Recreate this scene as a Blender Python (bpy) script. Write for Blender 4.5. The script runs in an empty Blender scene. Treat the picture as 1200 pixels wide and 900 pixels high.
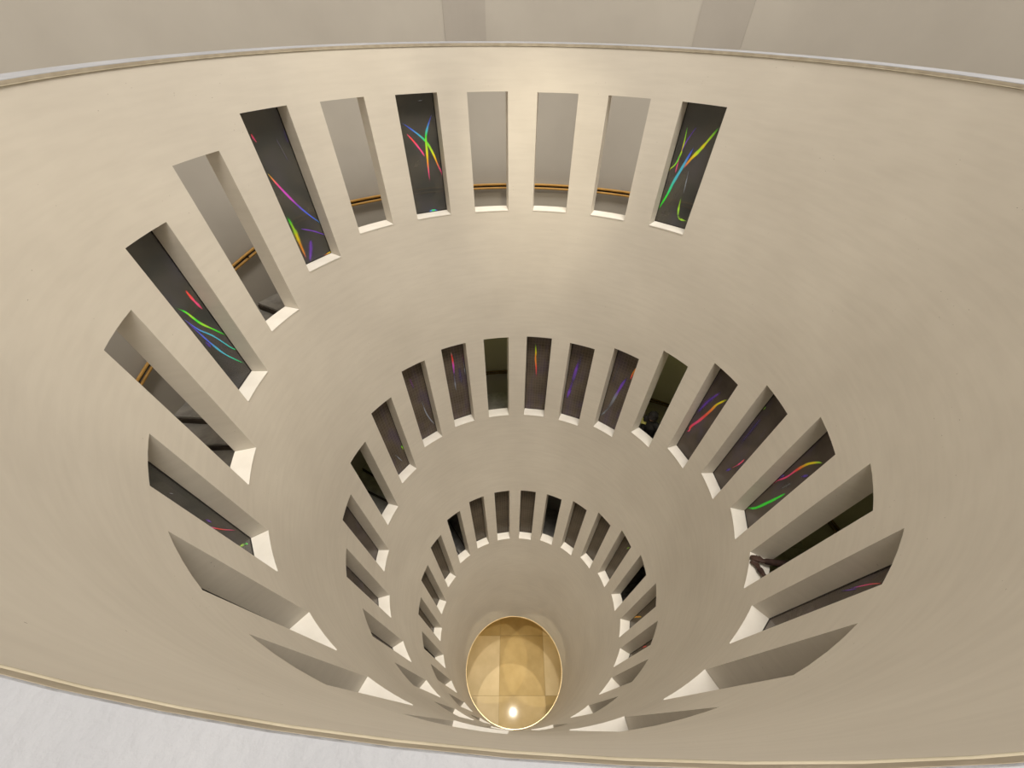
import bpy, bmesh, math, random
from mathutils import Vector, Matrix, noise
random.seed(7)
S = bpy.context.scene
C = S.collection
PI = math.pi
D2R = PI / 180.0
R = 4.0                      # radius of the funnel at its rim, metres; the rim is z = 0, the funnel axis x = y = 0

# ------------------------------------------------------------------ camera
FPX, PITCH, ROLL, YAW, CD, CH = 489.08, 0.74364, 0.01358, -0.05116, 1.00974 * R, 0.11667 * R
cp_, sp_ = math.cos(PITCH), math.sin(PITCH)
FW = Vector((math.sin(YAW) * cp_, math.cos(YAW) * cp_, -sp_))
RT0 = Vector((math.cos(YAW), -math.sin(YAW), 0))
UP0 = RT0.cross(FW)
RT = math.cos(ROLL) * RT0 + math.sin(ROLL) * UP0
UP = -math.sin(ROLL) * RT0 + math.cos(ROLL) * UP0
CAM = Vector((0, -CD, CH))
cam = bpy.data.cameras.new('camera')
cam.sensor_width = 36.0
cam.sensor_fit = 'HORIZONTAL'
cam.lens = FPX / 1200.0 * 36.0
cam.clip_start = 0.02
cam.clip_end = 200
camo = bpy.data.objects.new('camera', cam)
C.objects.link(camo)
camo.matrix_world = Matrix(((RT.x, UP.x, -FW.x, CAM.x), (RT.y, UP.y, -FW.y, CAM.y), (RT.z, UP.z, -FW.z, CAM.z), (0, 0, 0, 1)))
S.camera = camo

# ------------------------------------------------------------------ world, lights, exposure
S.view_settings.view_transform = 'Standard'
S.view_settings.look = 'None'
S.view_settings.gamma = 1
S.view_settings.use_curve_mapping = False
S.view_settings.exposure = 0.10
w = bpy.data.worlds.new('world')
S.world = w
w.use_nodes = True
w.node_tree.nodes['Background'].inputs[0].default_value = (1.0, 0.93, 0.84, 1)
w.node_tree.nodes['Background'].inputs[1].default_value = 0.22

def lamp_area(name, loc, target, size, watts, col):
    l = bpy.data.lights.new(name, 'AREA')
    l.shape = 'DISK'
    l.size = size
    l.energy = watts
    l.color = col
    o = bpy.data.objects.new(name, l)
    C.objects.link(o)
    o.location = loc
    o.rotation_euler = (Vector(target) - Vector(loc)).to_track_quat('-Z', 'Y').to_euler()
    return o

def lamp_spot(name, loc, target, angle, watts, col, blend=0.1, rad=0.03):
    l = bpy.data.lights.new(name, 'SPOT')
    l.energy = watts
    l.color = col
    l.spot_size = angle
    l.spot_blend = blend
    l.shadow_soft_size = rad
    o = bpy.data.objects.new(name, l)
    C.objects.link(o)
    o.location = loc
    o.rotation_euler = (Vector(target) - Vector(loc)).to_track_quat('-Z', 'Y').to_euler()
    return o

lamp_area('skylight', (2.2, -2.8, 17), (0, 0, 0), 10.0, 3800, (1.0, 0.93, 0.83))
# narrow downlights under the skylight whose beams reach the floor below the funnel
FLOOR_Z = -5.0 * R
lamp_spot('downlight', (0.1, 3.2, 4.0), (-0.05, -0.45, FLOOR_Z), 2 * math.atan(1.36 / 24.3), 6500, (1.0, 0.90, 0.74), 0.03, 0.04)
lamp_spot('downlight', (-2.2, -3.2, 4.0), (1.0, 1.0, FLOOR_Z), 2 * math.atan(1.5 / 24.6), 4200, (1.0, 0.86, 0.58), 0.03, 0.04)
lamp_spot('downlight', (2.2, -3.2, 4.0), (-0.95, 1.0, FLOOR_Z), 2 * math.atan(1.5 / 24.6), 3800, (1.0, 0.86, 0.58), 0.03, 0.04)
# added fill: wide downlight that reaches the lower half of the funnel
lamp_spot('downlight', (0, 0, 7.0), (0, 0, -12), 0.46, 6500, (1.0, 0.91, 0.77), 1.0, 0.3)
# warm wall washers hung round the skylight
for loc, tgt, wt, an in (((0.5, 0.5, 4.5), (-2.55, 3.05, -0.6), 190, 0.42), ((-0.5, 0.3, 4.5), (-0.62, 3.95, -0.3), 170, 0.34), ((0.2, -1.2, 5.0), (0.1, 3.7, -1.8), 950, 0.42),
                     ((1.5, -1.5, 5.0), (-3.55, -0.7, -2.0), 260, 0.5)):
    lamp_spot('wall_washer', loc, tgt, an, wt, (1.0, 0.88, 0.66), 1.0, 0.2)

# ------------------------------------------------------------------ helpers
def pol(r, th, z):
    """theta is measured from the far side (+y) over the left (-x), as the slots descend"""
    return (-r * math.sin(th), r * math.cos(th), z)

SL = 0.13813
THICK = 0.060 * R
def r_in(z): return R + SL * z
def r_out(z): return R + THICK + SL * z
def r_wall(z): return 1.475 * R + SL * z      # outer wall of the stair

def pix_ray(px, py):
    return FW + RT * ((px - 600) / FPX) - UP * ((py - 450) / FPX)

def link(name, me, parent=None, loc=None):
    o = bpy.data.objects.new(name, me)
    C.objects.link(o)
    if loc: o.location = loc
    if parent: o.parent = parent
    return o

def mesh(name, verts, faces, mat, parent=None, smooth=False, loc=None, normals=None):
    me = bpy.data.meshes.new(name)
    me.from_pydata(verts, [], faces)
    me.update()
    if mat: me.materials.append(mat)
    if smooth or normals:
        for p in me.polygons: p.use_smooth = True
    if normals:
        me.normals_split_custom_set(normals)
    return link(name, me, parent, loc)

def struct(o):
    o['kind'] = 'structure'
    return o

def tag(o, label, cat, group=None):
    o['label'] = label
    o['category'] = cat
    if group: o['group'] = group
    return o

def thing(name, loc, label, cat, group=None):
    o = bpy.data.objects.new(name, None)
    C.objects.link(o)
    o.location = loc
    o.empty_display_size = 0.2
    return tag(o, label, cat, group)

def lathe(name, prof, mat, n=180, a0=0.0, a1=2 * PI, closed=True, parent=None, smooth=True, auto=None):
    full = abs(a1 - a0 - 2 * PI) < 1e-6
    m = n if full else n + 1
    vs, fs = [], []
    k = len(prof)
    for i in range(m):
        th = a0 + (a1 - a0) * i / n
        for r, z in prof: vs.append(pol(r, th, z))
    for i in range(n):
        j = (i + 1) % m
        for q in range(k if closed else k - 1):
            q2 = (q + 1) % k
            fs.append((i * k + q, i * k + q2, j * k + q2, j * k + q))
    if not full and closed:
        fs.append(tuple(range(k)))
        fs.append(tuple((n * k + q) for q in reversed(range(k))))
    o = mesh(name, vs, fs, mat, parent, smooth)
    if smooth:
        bm = bmesh.new(); bm.from_mesh(o.data)
        bmesh.ops.recalc_face_normals(bm, faces=bm.faces)
        for e in bm.edges:
            if len(e.link_faces) == 2 and e.calc_face_angle(0) > (auto or 0.6): e.smooth = False
        bm.to_mesh(o.data); bm.free()
    return o

# ------------------------------------------------------------------ materials
def newmat(name):
    m = bpy.data.materials.new(name)
    m.use_nodes = True
    nt = m.node_tree
    b = nt.nodes['Principled BSDF']
    return m, nt, b

def noisy(name, c1, c2, scale=3.0, rough=0.7, bump=0.0, bscale=60.0, stretch=(1, 1, 1), metallic=0.0, detail=6, lo=0.35, hi=0.65, spec=0.3):
    m, nt, b = newmat(name)
    tc = nt.nodes.new('ShaderNodeTexCoord')
    mp = nt.nodes.new('ShaderNodeMapping')
    mp.inputs['Scale'].default_value = stretch
    nt.links.new(tc.outputs['Object'], mp.inputs[0])
    n1 = nt.nodes.new('ShaderNodeTexNoise')
    n1.inputs['Scale'].default_value = scale
    n1.inputs['Detail'].default_value = detail
    nt.links.new(mp.outputs[0], n1.inputs['Vector'])
    cr = nt.nodes.new('ShaderNodeValToRGB')
    cr.color_ramp.elements[0].color = (*c1, 1); cr.color_ramp.elements[0].position = lo
    cr.color_ramp.elements[1].color = (*c2, 1); cr.color_ramp.elements[1].position = hi
    nt.links.new(n1.outputs['Fac'], cr.inputs[0])
    nt.links.new(cr.outputs[0], b.inputs['Base Color'])
    b.inputs['Roughness'].default_value = rough
    b.inputs['Metallic'].default_value = metallic
    b.inputs['Specular IOR Level'].default_value = spec
    if bump:
        n2 = nt.nodes.new('ShaderNodeTexNoise')
        n2.inputs['Scale'].default_value = bscale
        n2.inputs['Detail'].default_value = 5
        nt.links.new(mp.outputs[0], n2.inputs['Vector'])
        bp = nt.nodes.new('ShaderNodeBump')
        bp.inputs['Strength'].default_value = bump
        bp.inputs['Distance'].default_value = 0.01
        nt.links.new(n2.outputs['Fac'], bp.inputs['Height'])
        nt.links.new(bp.outputs[0], b.inputs['Normal'])
    return m

def plaster_mat():
    """cream troweled plaster: broad trowel clouds, streaks that run round the wall, small chips and specks"""
    m, nt, b = newmat('cream_plaster')
    N, L = nt.nodes, nt.links
    tc = N.new('ShaderNodeTexCoord')
    n1 = N.new('ShaderNodeTexNoise'); n1.inputs['Scale'].default_value = 0.8; n1.inputs['Detail'].default_value = 4
    L.new(tc.outputs['Object'], n1.inputs['Vector'])
    mp = N.new('ShaderNodeMapping'); mp.inputs['Scale'].default_value = (0.9, 0.9, 7.0); mp.inputs['Rotation'].default_value = (0.12, 0.1, 0)
    L.new(tc.outputs['Object'], mp.inputs[0])
    n2 = N.new('ShaderNodeTexNoise'); n2.inputs['Scale'].default_value = 2.2; n2.inputs['Detail'].default_value = 7
    L.new(mp.outputs[0], n2.inputs['Vector'])
    cr = N.new('ShaderNodeValToRGB')
    cr.color_ramp.elements[0].position = 0.3; cr.color_ramp.elements[0].color = (0.70, 0.655, 0.58, 1)
    cr.color_ramp.elements[1].position = 0.7; cr.color_ramp.elements[1].color = (0.77, 0.725, 0.645, 1)
    L.new(n1.outputs['Fac'], cr.inputs[0])
    cr2 = N.new('ShaderNodeValToRGB')
    cr2.color_ramp.elements[0].position = 0.32; cr2.color_ramp.elements[0].color = (0.89, 0.885, 0.88, 1)
    cr2.color_ramp.elements[1].position = 0.62; cr2.color_ramp.elements[1].color = (1, 1, 1, 1)
    L.new(n2.outputs['Fac'], cr2.inputs[0])
    mx = N.new('ShaderNodeMix'); mx.data_type = 'RGBA'; mx.blend_type = 'MULTIPLY'; mx.inputs[0].default_value = 0.4
    L.new(cr.outputs[0], mx.inputs[6]); L.new(cr2.outputs[0], mx.inputs[7])
    # specks
    mp3 = N.new('ShaderNodeMapping'); mp3.inputs['Scale'].default_value = (9, 9, 22)
    L.new(tc.outputs['Object'], mp3.inputs[0])
    v = N.new('ShaderNodeTexVoronoi'); v.inputs['Scale'].default_value = 1.0
    L.new(mp3.outputs[0], v.inputs['Vector'])
    n3 = N.new('ShaderNodeTexNoise'); n3.inputs['Scale'].default_value = 1.6
    L.new(tc.outputs['Object'], n3.inputs['Vector'])
    th = N.new('ShaderNodeMath'); th.operation = 'LESS_THAN'; th.inputs[1].default_value = 0.05
    L.new(v.outputs['Distance'], th.inputs[0])
    g = N.new('ShaderNodeMath'); g.operation = 'GREATER_THAN'; g.inputs[1].default_value = 0.57
    L.new(n3.outputs['Fac'], g.inputs[0])
    mu = N.new('ShaderNodeMath'); mu.operation = 'MULTIPLY'
    L.new(th.outputs[0], mu.inputs[0]); L.new(g.outputs[0], mu.inputs[1])
    mx2 = N.new('ShaderNodeMix'); mx2.data_type = 'RGBA'
    L.new(mu.outputs[0], mx2.inputs[0]); L.new(mx.outputs[2], mx2.inputs[6]); mx2.inputs[7].default_value = (0.33, 0.29, 0.24, 1)
    L.new(mx2.outputs[2], b.inputs['Base Color'])
    b.inputs['Roughness'].default_value = 0.62
    b.inputs['Specular IOR Level'].default_value = 0.25
    bp = N.new('ShaderNodeBump'); bp.inputs['Strength'].default_value = 0.25; bp.inputs['Distance'].default_value = 0.004
    L.new(n2.outputs['Fac'], bp.inputs['Height']); L.new(bp.outputs[0], b.inputs['Normal'])
    return m

M = {}
M['plaster'] = plaster_mat()
M['sill'] = noisy('sill_white_paint', (0.80, 0.765, 0.70), (0.86, 0.83, 0.77), 4, 0.55, 0.1, 40)
M['coping'] = noisy('coping_white_paint', (0.365, 0.378, 0.415), (0.43, 0.443, 0.48), 2.5, 0.6, 0.5, 45)
M['band_cream'] = noisy('tan_coping_band', (0.36, 0.31, 0.235), (0.44, 0.385, 0.30), 9, 0.6, 0.3, 30)
M['bead'] = noisy('cream_bead', (0.44, 0.39, 0.29), (0.54, 0.49, 0.38), 9, 0.5, 0.3, 30)
M['outer'] = noisy('outer_wall_paint', (0.46, 0.43, 0.385), (0.52, 0.49, 0.44), 0.6, 0.8, 0.05, 20)
M['step'] = noisy('grey_stone_step', (0.30, 0.29, 0.27), (0.42, 0.40, 0.37), 7, 0.7, 0.2, 60)
M['riser'] = noisy('dark_riser', (0.045, 0.036, 0.028), (0.075, 0.06, 0.045), 8, 0.6)
M['wood'] = noisy('golden_wood', (0.50, 0.27, 0.06), (0.62, 0.36, 0.10), 5, 0.4, stretch=(1, 1, 8))
M['iron'] = noisy('dark_iron', (0.02, 0.017, 0.015), (0.035, 0.03, 0.025), 8, 0.5, metallic=0.4)
M['brass'] = noisy('brass', (0.72, 0.55, 0.30), (0.80, 0.64, 0.38), 4, 0.3, metallic=0.7)
M['slab'] = noisy('lower_plaster', (0.66, 0.60, 0.50), (0.70, 0.64, 0.54), 2, 0.8)

# ------------------------------------------------------------------ slot table (measured): angle, top, height in units of R
DT, WA = 0.28355, 0.16453
T_ROW = (-0.71426, -0.66556, -0.6203)
ZT = [-0.1483, -0.1497, -0.1496, -0.1477, -0.1453, -0.1428, -0.1401, -0.2135, -0.3157, -0.411, -0.5350, -0.5759, -0.5914, -0.62,
      -0.6177, -0.5856, -0.6013, -0.6971, -0.797, -0.8978, -0.9894, -1.0836, -1.1882, -1.2322, -1.2242, -1.2285, -1.2298, -1.2557,
      -1.3533, -1.4496, -1.5568, -1.6298, -1.7599, -1.8997, -1.9731, -1.9758, -1.9461, -1.9228, -1.9442, -2.0248, -2.0852, -2.1921,
      -2.2628, -2.334, -2.3983, -2.4409, -2.4452, -2.4473, -2.4544, -2.488, -2.565, -2.6559, -2.7297, -2.8113, -2.8841, -2.9993, -3.03]
HT = [0.4348, 0.4369, 0.4378, 0.4398, 0.4406, 0.4404, 0.4992, 0.5219, 0.5089, 0.5152, 0.491, 0.547, 0.5537, 0.5559,
      0.5284, 0.5428, 0.5262, 0.5324, 0.5345, 0.5298, 0.5292, 0.5278, 0.5343, 0.5334, 0.5408, 0.5372, 0.5363, 0.5356,
      0.5354, 0.5367, 0.5379, 0.5605, 0.5595, 0.5381, 0.5213, 0.5284, 0.5284, 0.5327, 0.54, 0.5537, 0.5604, 0.5452,
      0.5468, 0.5421, 0.5476, 0.533, 0.554, 0.5526, 0.5519, 0.5429, 0.5577, 0.5615, 0.5633, 0.5602, 0.5827, 0.5508, 0.55]
ZT[10], HT[10] = -0.559, 0.466
NS = len(ZT)
OPEN = {1, 2, 3, 5, 7, 9, 13, 17, 21, 25, 29, 33, 37, 41, 45, 49, 53}
def slot_angle(k):
    if k <= 13: return T_ROW[0] + k * DT
    if k <= 34: return T_ROW[1] + k * DT
    if k >= 37: return T_ROW[2] + k * DT
    f = (k - 34) / 3.0
    return T_ROW[1] * (1 - f) + T_ROW[2] * f + k * DT
SLOT = []
for k in range(NS):
    a0 = slot_angle(k); a1 = a0 + WA
    zt = ZT[k] * R; zb = (ZT[k] - HT[k]) * R
    zm = 0.5 * (zt + zb)
    wo = WA * r_in(zm) / r_out(zm)
    c = 0.5 * (a0 + a1)
    SLOT.append((a0, a1, c - wo / 2, c + wo / 2, zb, zt))

# ------------------------------------------------------------------ funnel wall
Z_TOP = -0.040
Z_BOT = -4.20 * R
def build_funnel():
    vs, fs, nr = [], [], []
    nz = 1 / math.sqrt(1 + SL * SL)
    def add(pts, nrm=None):
        p = [Vector(q) for q in pts]
        n = Vector((0, 0, 0))
        for a in range(len(p)): n += (p[a] - p[0]).cross(p[(a + 1) % len(p)] - p[0])
        n.normalize()
        if nrm is None: nrm = [n] * len(pts)
        elif n.dot(nrm[0]) < 0: pts, nrm = pts[::-1], nrm[::-1]
        i = len(vs); vs.extend(pts); fs.append(tuple(range(i, i + len(pts))))
        nr.extend(nrm)
    T = 2 * PI
    for side in (0, 1):
        rf = r_in if side == 0 else r_out
        iv = [(s[0], s[1], s[4], s[5]) if side == 0 else (s[2], s[3], s[4], s[5]) for s in SLOT]
        bps = [i * T / 144 for i in range(144)]
        for a0, a1, _, _ in iv: bps += [a0 % T, a1 % T]
        bps = sorted(bps)
        b2 = [bps[0]]
        for q in bps[1:]:
            if q - b2[-1] > 1e-6: b2.append(q)
        b2.append(b2[0] + T)
        sg = -1 if side == 0 else 1
        def nrm(th):
            return Vector((-math.sin(th) * sg * nz, math.cos(th) * sg * nz, -sg * SL * nz))
        for i in range(len(b2) - 1):
            u, v = b2[i], b2[i + 1]
            mid = 0.5 * (u + v)
            cut = sorted([(zb, zt) for a0, a1, zb, zt in iv if (mid - a0) % T < (a1 - a0)])
            z = Z_BOT
            spans = []
            for zb, zt in cut:
                spans.append((z, zb)); z = zt
            spans.append((z, Z_TOP))
            for za, zc in spans:
                if zc - za < 1e-5: continue
                q = [pol(rf(za), u, za), pol(rf(za), v, za), pol(rf(zc), v, zc), pol(rf(zc), u, zc)]
                n4 = [nrm(u), nrm(v), nrm(v), nrm(u)]
                if side == 1: pass
                else: q = q[::-1]; n4 = n4[::-1]
                # theta grows clockwise seen from above, so swap the winding
                add(q[::-1], n4[::-1])
    def arc(lo, hi):
        step = T / 144
        out = [lo]
        q = math.ceil(lo / step + 1e-6) * step
        while q < hi - 1e-6:
            out.append(q); q += step
        out.append(hi)
        return out
    for a0, a1, o0, o1, zb, zt in SLOT:
        for z, up in ((zb, True), (zt, False)):
            pin = [pol(r_in(z), t, z) for t in arc(a0, a1)]
            pout = [pol(r_out(z), t, z) for t in arc(o0, o1)]
            loop = pin + pout[::-1]
            n = Vector((0, 0, 1 if up else -1))
            # orientation of the loop: in -> increasing theta (clockwise from above) then back outside
            p = [Vector(q) for q in loop]
            area = sum(p[i].x * p[(i + 1) % len(p)].y - p[(i + 1) % len(p)].x * p[i].y for i in range(len(p)))
            if (area > 0) != up: loop = loop[::-1]
            add(loop, [n] * len(loop))
        for ai, ao, flip in ((a0, o0, False), (a1, o1, True)):
            q = [pol(r_in(zb), ai, zb), pol(r_out(zb), ao, zb), pol(r_out(zt), ao, zt), pol(r_in(zt), ai, zt)]
            if not flip: q = q[::-1]
            add(q)
    # top and bottom closing rings
    for z, fl in ((Z_TOP, 1), (Z_BOT, 0)):
        for i in range(144):
            u, v = i * T / 144, (i + 1) * T / 144
            q = [pol(r_in(z), u, z), pol(r_in(z), v, z), pol(r_out(z), v, z), pol(r_out(z), u, z)]
            add(q if fl else q[::-1])
    o = mesh('wall_funnel', vs, fs, M['plaster'], None, False, None, nr)
    return struct(o)
funnel = build_funnel()

def build_sill(k):
    a0, a1, o0, o1, zb, zt = SLOT[k]
    t = 0.014
    n = 5
    e = 0.004 / R
    pin = [pol(r_in(zb) - 0.005, a0 + e + (a1 - a0 - 2 * e) * i / n, 0) for i in range(n + 1)]
    pout = [pol(r_out(zb) - 0.002, o0 + e + (o1 - o0 - 2 * e) * i / n, 0) for i in range(n + 1)]
    loop = pin + pout[::-1]
    c = Vector(pol(0.5 * (r_in(zb) + r_out(zb)), 0.5 * (a0 + a1), zb))
    m = len(loop)
    vs = [(p[0] - c.x, p[1] - c.y, 0.0) for p in loop] + [(p[0] - c.x, p[1] - c.y, t) for p in loop]
    fs = [tuple(range(m, 2 * m))[::-1], tuple(range(m))]
    for i in range(m):
        j = (i + 1) % m
        fs.append((i, m + i, m + j, j))
    o = mesh('sill', vs, fs, M['sill'], funnel, False, c)
    bm = bmesh.new(); bm.from_mesh(o.data); bmesh.ops.recalc_face_normals(bm, faces=bm.faces); bm.to_mesh(o.data); bm.free()
for k in range(NS): build_sill(k)

# coping, bead
struct(lathe('trim_1', [(3.9935, -0.005), (3.9935, -0.003), (3.9955, 0.0), (R + THICK + 0.02, 0.0), (R + THICK + 0.024, -0.004), (R + THICK + 0.024, -0.05), (R + THICK + 0.004, -0.05), (R + THICK + 0.004, -0.005)], M['coping'], 240))
struct(lathe('trim_2', [(3.9878, -0.030), (3.9905, -0.012), (3.9930, -0.005), (4.02, -0.005), (4.02, -0.0335), (3.9900, -0.0335)], M['band_cream'], 240))
bead = []
for i in range(9):
    a = PI / 2 + PI * i / 8
    bead.append((3.9890 + 0.0040 * math.cos(a), -0.0345 + 0.0040 * math.sin(a)))
bead += [(4.01, -0.0385), (4.01, -0.0305)]
struct(lathe('trim_5', bead, M['bead'], 240))

# outer wall of the stair
Z_WT, Z_WB = 1.25 * R, -4.2 * R
struct(lathe('wall_outer', [(r_wall(Z_WT), Z_WT), (r_wall(Z_WT) + 0.2, Z_WT), (r_wall(Z_WB) + 0.2, Z_WB), (r_wall(Z_WB), Z_WB)], M['outer'], 180))

# thin darker strips that stand in for shadow bands beyond the rim
def wall_theta(px, py):
    d = pix_ray(px, py); t = 0.5
    for _ in range(4000):
        P = CAM + d * t
        if math.hypot(P.x, P.y) >= r_wall(P.z): break
        t += 0.005
    return math.atan2(-P.x, P.y)
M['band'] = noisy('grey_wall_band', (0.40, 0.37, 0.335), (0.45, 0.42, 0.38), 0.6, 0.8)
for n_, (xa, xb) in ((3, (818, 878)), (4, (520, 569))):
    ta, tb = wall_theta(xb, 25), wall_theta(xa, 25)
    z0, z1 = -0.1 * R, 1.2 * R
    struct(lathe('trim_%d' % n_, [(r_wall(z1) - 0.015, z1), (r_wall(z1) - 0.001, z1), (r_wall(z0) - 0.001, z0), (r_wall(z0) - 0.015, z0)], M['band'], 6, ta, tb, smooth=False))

# ------------------------------------------------------------------ stair around the funnel
BASE = 0.225 * R
KEYS = [(-205, -0.01), (-140, -0.01), (-62, -0.585), (51, -0.585)]     # unwrapped angle (deg), sill level / R
KEYS += [(140, -1.125), (222, -1.125), (329, -1.765), (402, -1.765), (512, -2.47), (580, -2.47), (690, -2.99), (757, -2.99), (866, -3.55), (905, -3.55)]
def level(deg):
    for (a, za), (b, zb) in zip(KEYS, KEYS[1:]):
        if deg <= b: return (za + (zb - za) * (deg - a) / (b - a)) * R - BASE
    return KEYS[-1][1] * R - BASE
def step_level(deg):
    for (a, za), (b, zb) in zip(KEYS, KEYS[1:]):
        if deg <= b:
            n = max(1, round((b - a) / 4.9))
            i = min(n - 1, int((deg - a) / (b - a) * n))
            return (za + (zb - za) * (i + 1) / n) * R - BASE if za != zb else za * R - BASE
stair = thing('spiral_stair', pol(1.2 * R, -60 * D2R, level(-60)), 'grey stone spiral stair with dark risers winding behind the slotted wall', 'staircase')
SLOC = stair.location.copy()
def ring_block(name, d0, d1, ztop, thick, mat, parent, seg=4.0, inset=0.0):
    n = max(1, int(math.ceil((d1 - d0) / seg)))
    vs, fs = [], []
    for i in range(n + 1):
        th = (d0 + (d1 - d0) * i / n) * D2R
        for r, z in ((r_out(ztop) + 0.003, ztop), (r_wall(ztop) - 0.003, ztop), (r_wall(ztop - thick) - 0.003, ztop - thick), (r_out(ztop - thick) + 0.003, ztop - thick)):
            p = pol(r, th, z)
            vs.append((p[0] - SLOC.x, p[1] - SLOC.y, p[2] - SLOC.z))
    for i in range(n):
        for q in range(4):
            q2 = (q + 1) % 4
            fs.append((i * 4 + q, i * 4 + q2, i * 4 + 4 + q2, i * 4 + 4 + q))
    fs.append((0, 3, 2, 1)); fs.append((n * 4, n * 4 + 1, n * 4 + 2, n * 4 + 3))
    o = mesh(name, vs, fs, mat, parent)
    bm = bmesh.new(); bm.from_mesh(o.data); bmesh.ops.recalc_face_normals(bm, faces=bm.faces); bm.to_mesh(o.data); bm.free()
    return o
for (a, za), (b, zb) in zip(KEYS, KEYS[1:]):
    if abs(za - zb) < 1e-6:
        ring_block('landing', a, b, za * R - BASE, 0.22, M['step'], stair)
    else:
        n = max(1, round((b - a) / 4.9))
        dz = (zb - za) * R / n
        for i in range(n):
            d0, d1 = a + (b - a) * i / n, a + (b - a) * (i + 1) / n
            zt = za * R - BASE + dz * (i + 1)
            st = ring_block('step', d0, d1, zt, 0.26, M['step'], stair)
            # riser at the head of this step, standing up to the step or landing above
            vs = []
            rs = ring_block('riser', d0 + 0.02, d0 + 0.30, zt - dz - 0.035, -dz - 0.036, M['riser'], stair, 1.0)

# ------------------------------------------------------------------ handrails
RAIL_H = 0.19 * R
def rail_tube(name, d0, d1, off_r, dz, hw, hh, mat, parent, loc):
    n = int((d1 - d0) / 2.5)
    vs, fs = [], []
    for i in range(n + 1):
        dd = d0 + (d1 - d0) * i / n
        zf = sum(level(dd + e) for e in (-4, -2, 0, 2, 4)) / 5
        z = zf + RAIL_H + dz
        r = r_wall(z) - off_r
        for k in range(8):
            a = 2 * PI * (k + 0.5) / 8
            p = pol(r + hw * math.cos(a), dd * D2R, z + hh * math.sin(a))
            vs.append((p[0] - loc[0], p[1] - loc[1], p[2] - loc[2]))
    for i in range(n):
        for k in range(8):
            k2 = (k + 1) % 8
            fs.append((i * 8 + k, i * 8 + k2, i * 8 + 8 + k2, i * 8 + 8 + k))
    fs.append(tuple(range(8))[::-1]); fs.append(tuple(n * 8 + k for k in range(8)))
    return mesh(name, vs, fs, mat, parent, True)
M['dark_wood'] = noisy('dark_wood', (0.10, 0.06, 0.025), (0.15, 0.09, 0.04), 5, 0.5, stretch=(1, 1, 8))  # rail wood with the dim stair's shade put into its colour
def handrail(d0, d1, label, wood='wood'):
    z = level(d0) + RAIL_H
    loc = pol(r_wall(z) - 0.05, d0 * D2R, z)
    t = thing('handrail', loc, label, 'handrail', None)
    rail_tube('upper_rail', d0, d1, 0.085, 0.035, 0.024, 0.022, M[wood], t, loc)
    rail_tube('lower_rail', d0, d1, 0.085, -0.035, 0.024, 0.022, M[wood], t, loc)
    rail_tube('rail_core', d0, d1, 0.07, 0.0, 0.012, 0.016, M['iron'], t, loc)
    d = d0 + 6
    while d < d1:
        zf = sum(level(d + e) for e in (-4, -2, 0, 2, 4)) / 5 + RAIL_H
        vs, fs = [], []
        for rr, hw in ((0.118, 0.013), (-0.02, 0.013)):
            for sx, sz in ((-1, -1), (1, -1), (1, 1), (-1, 1)):
                zz = zf + sz * 0.013
                p = pol(r_wall(zf) - rr, d * D2R + sx * hw / (1.3 * R), zz)
                vs.append((p[0] - loc[0], p[1] - loc[1], p[2] - loc[2]))
        fs = [(0, 1, 2, 3), (7, 6, 5, 4)] + [(i, 4 + i, 4 + (i + 1) % 4, (i + 1) % 4) for i in range(4)]
        o = mesh('bracket', vs, fs, M['iron'], t)
        bm = bmesh.new(); bm.from_mesh(o.data); bmesh.ops.recalc_face_normals(bm, faces=bm.faces); bm.to_mesh(o.data); bm.free()
        d += 15
    return t
handrail(-62, 150, 'golden wooden double handrail on the grey wall behind the uppermost slots')
handrail(165, 420, 'dark double handrail in the dim stair behind the middle ring of slots', 'dark_wood')

# added dim fill lamps under the landings, to lift the dark covered stair
for dd in (250, 300, 345, 378, 420):
    zc = level(dd - 360) - 0.35
    p = pol(r_out(zc) + 0.35, dd * D2R, zc)
    q = pol(r_wall(zc), dd * D2R, zc - 0.35)
    lamp_area('stair_lamp', p, q, 0.25, 7.5, (0.92, 0.90, 0.32))

# ------------------------------------------------------------------ bottom: ceiling slab round the opening, brass ring, floor
rb = r_in(Z_BOT)
struct(lathe('ceiling', [(rb + 0.05, Z_BOT - 0.02), (16.0, Z_BOT - 0.02), (16.0, Z_BOT - 0.25), (rb + 0.05, Z_BOT - 0.25)], M['slab'], 90))
ring = lathe('brass_ring', [(rb - 0.014, Z_BOT - 0.004), (rb + 0.045, Z_BOT - 0.004), (rb + 0.045, Z_BOT - 0.04), (rb - 0.014, Z_BOT - 0.04)], M['brass'], 120)
tag(ring, 'thin brass ring edging the round opening at the bottom of the funnel', 'ring')

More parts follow.
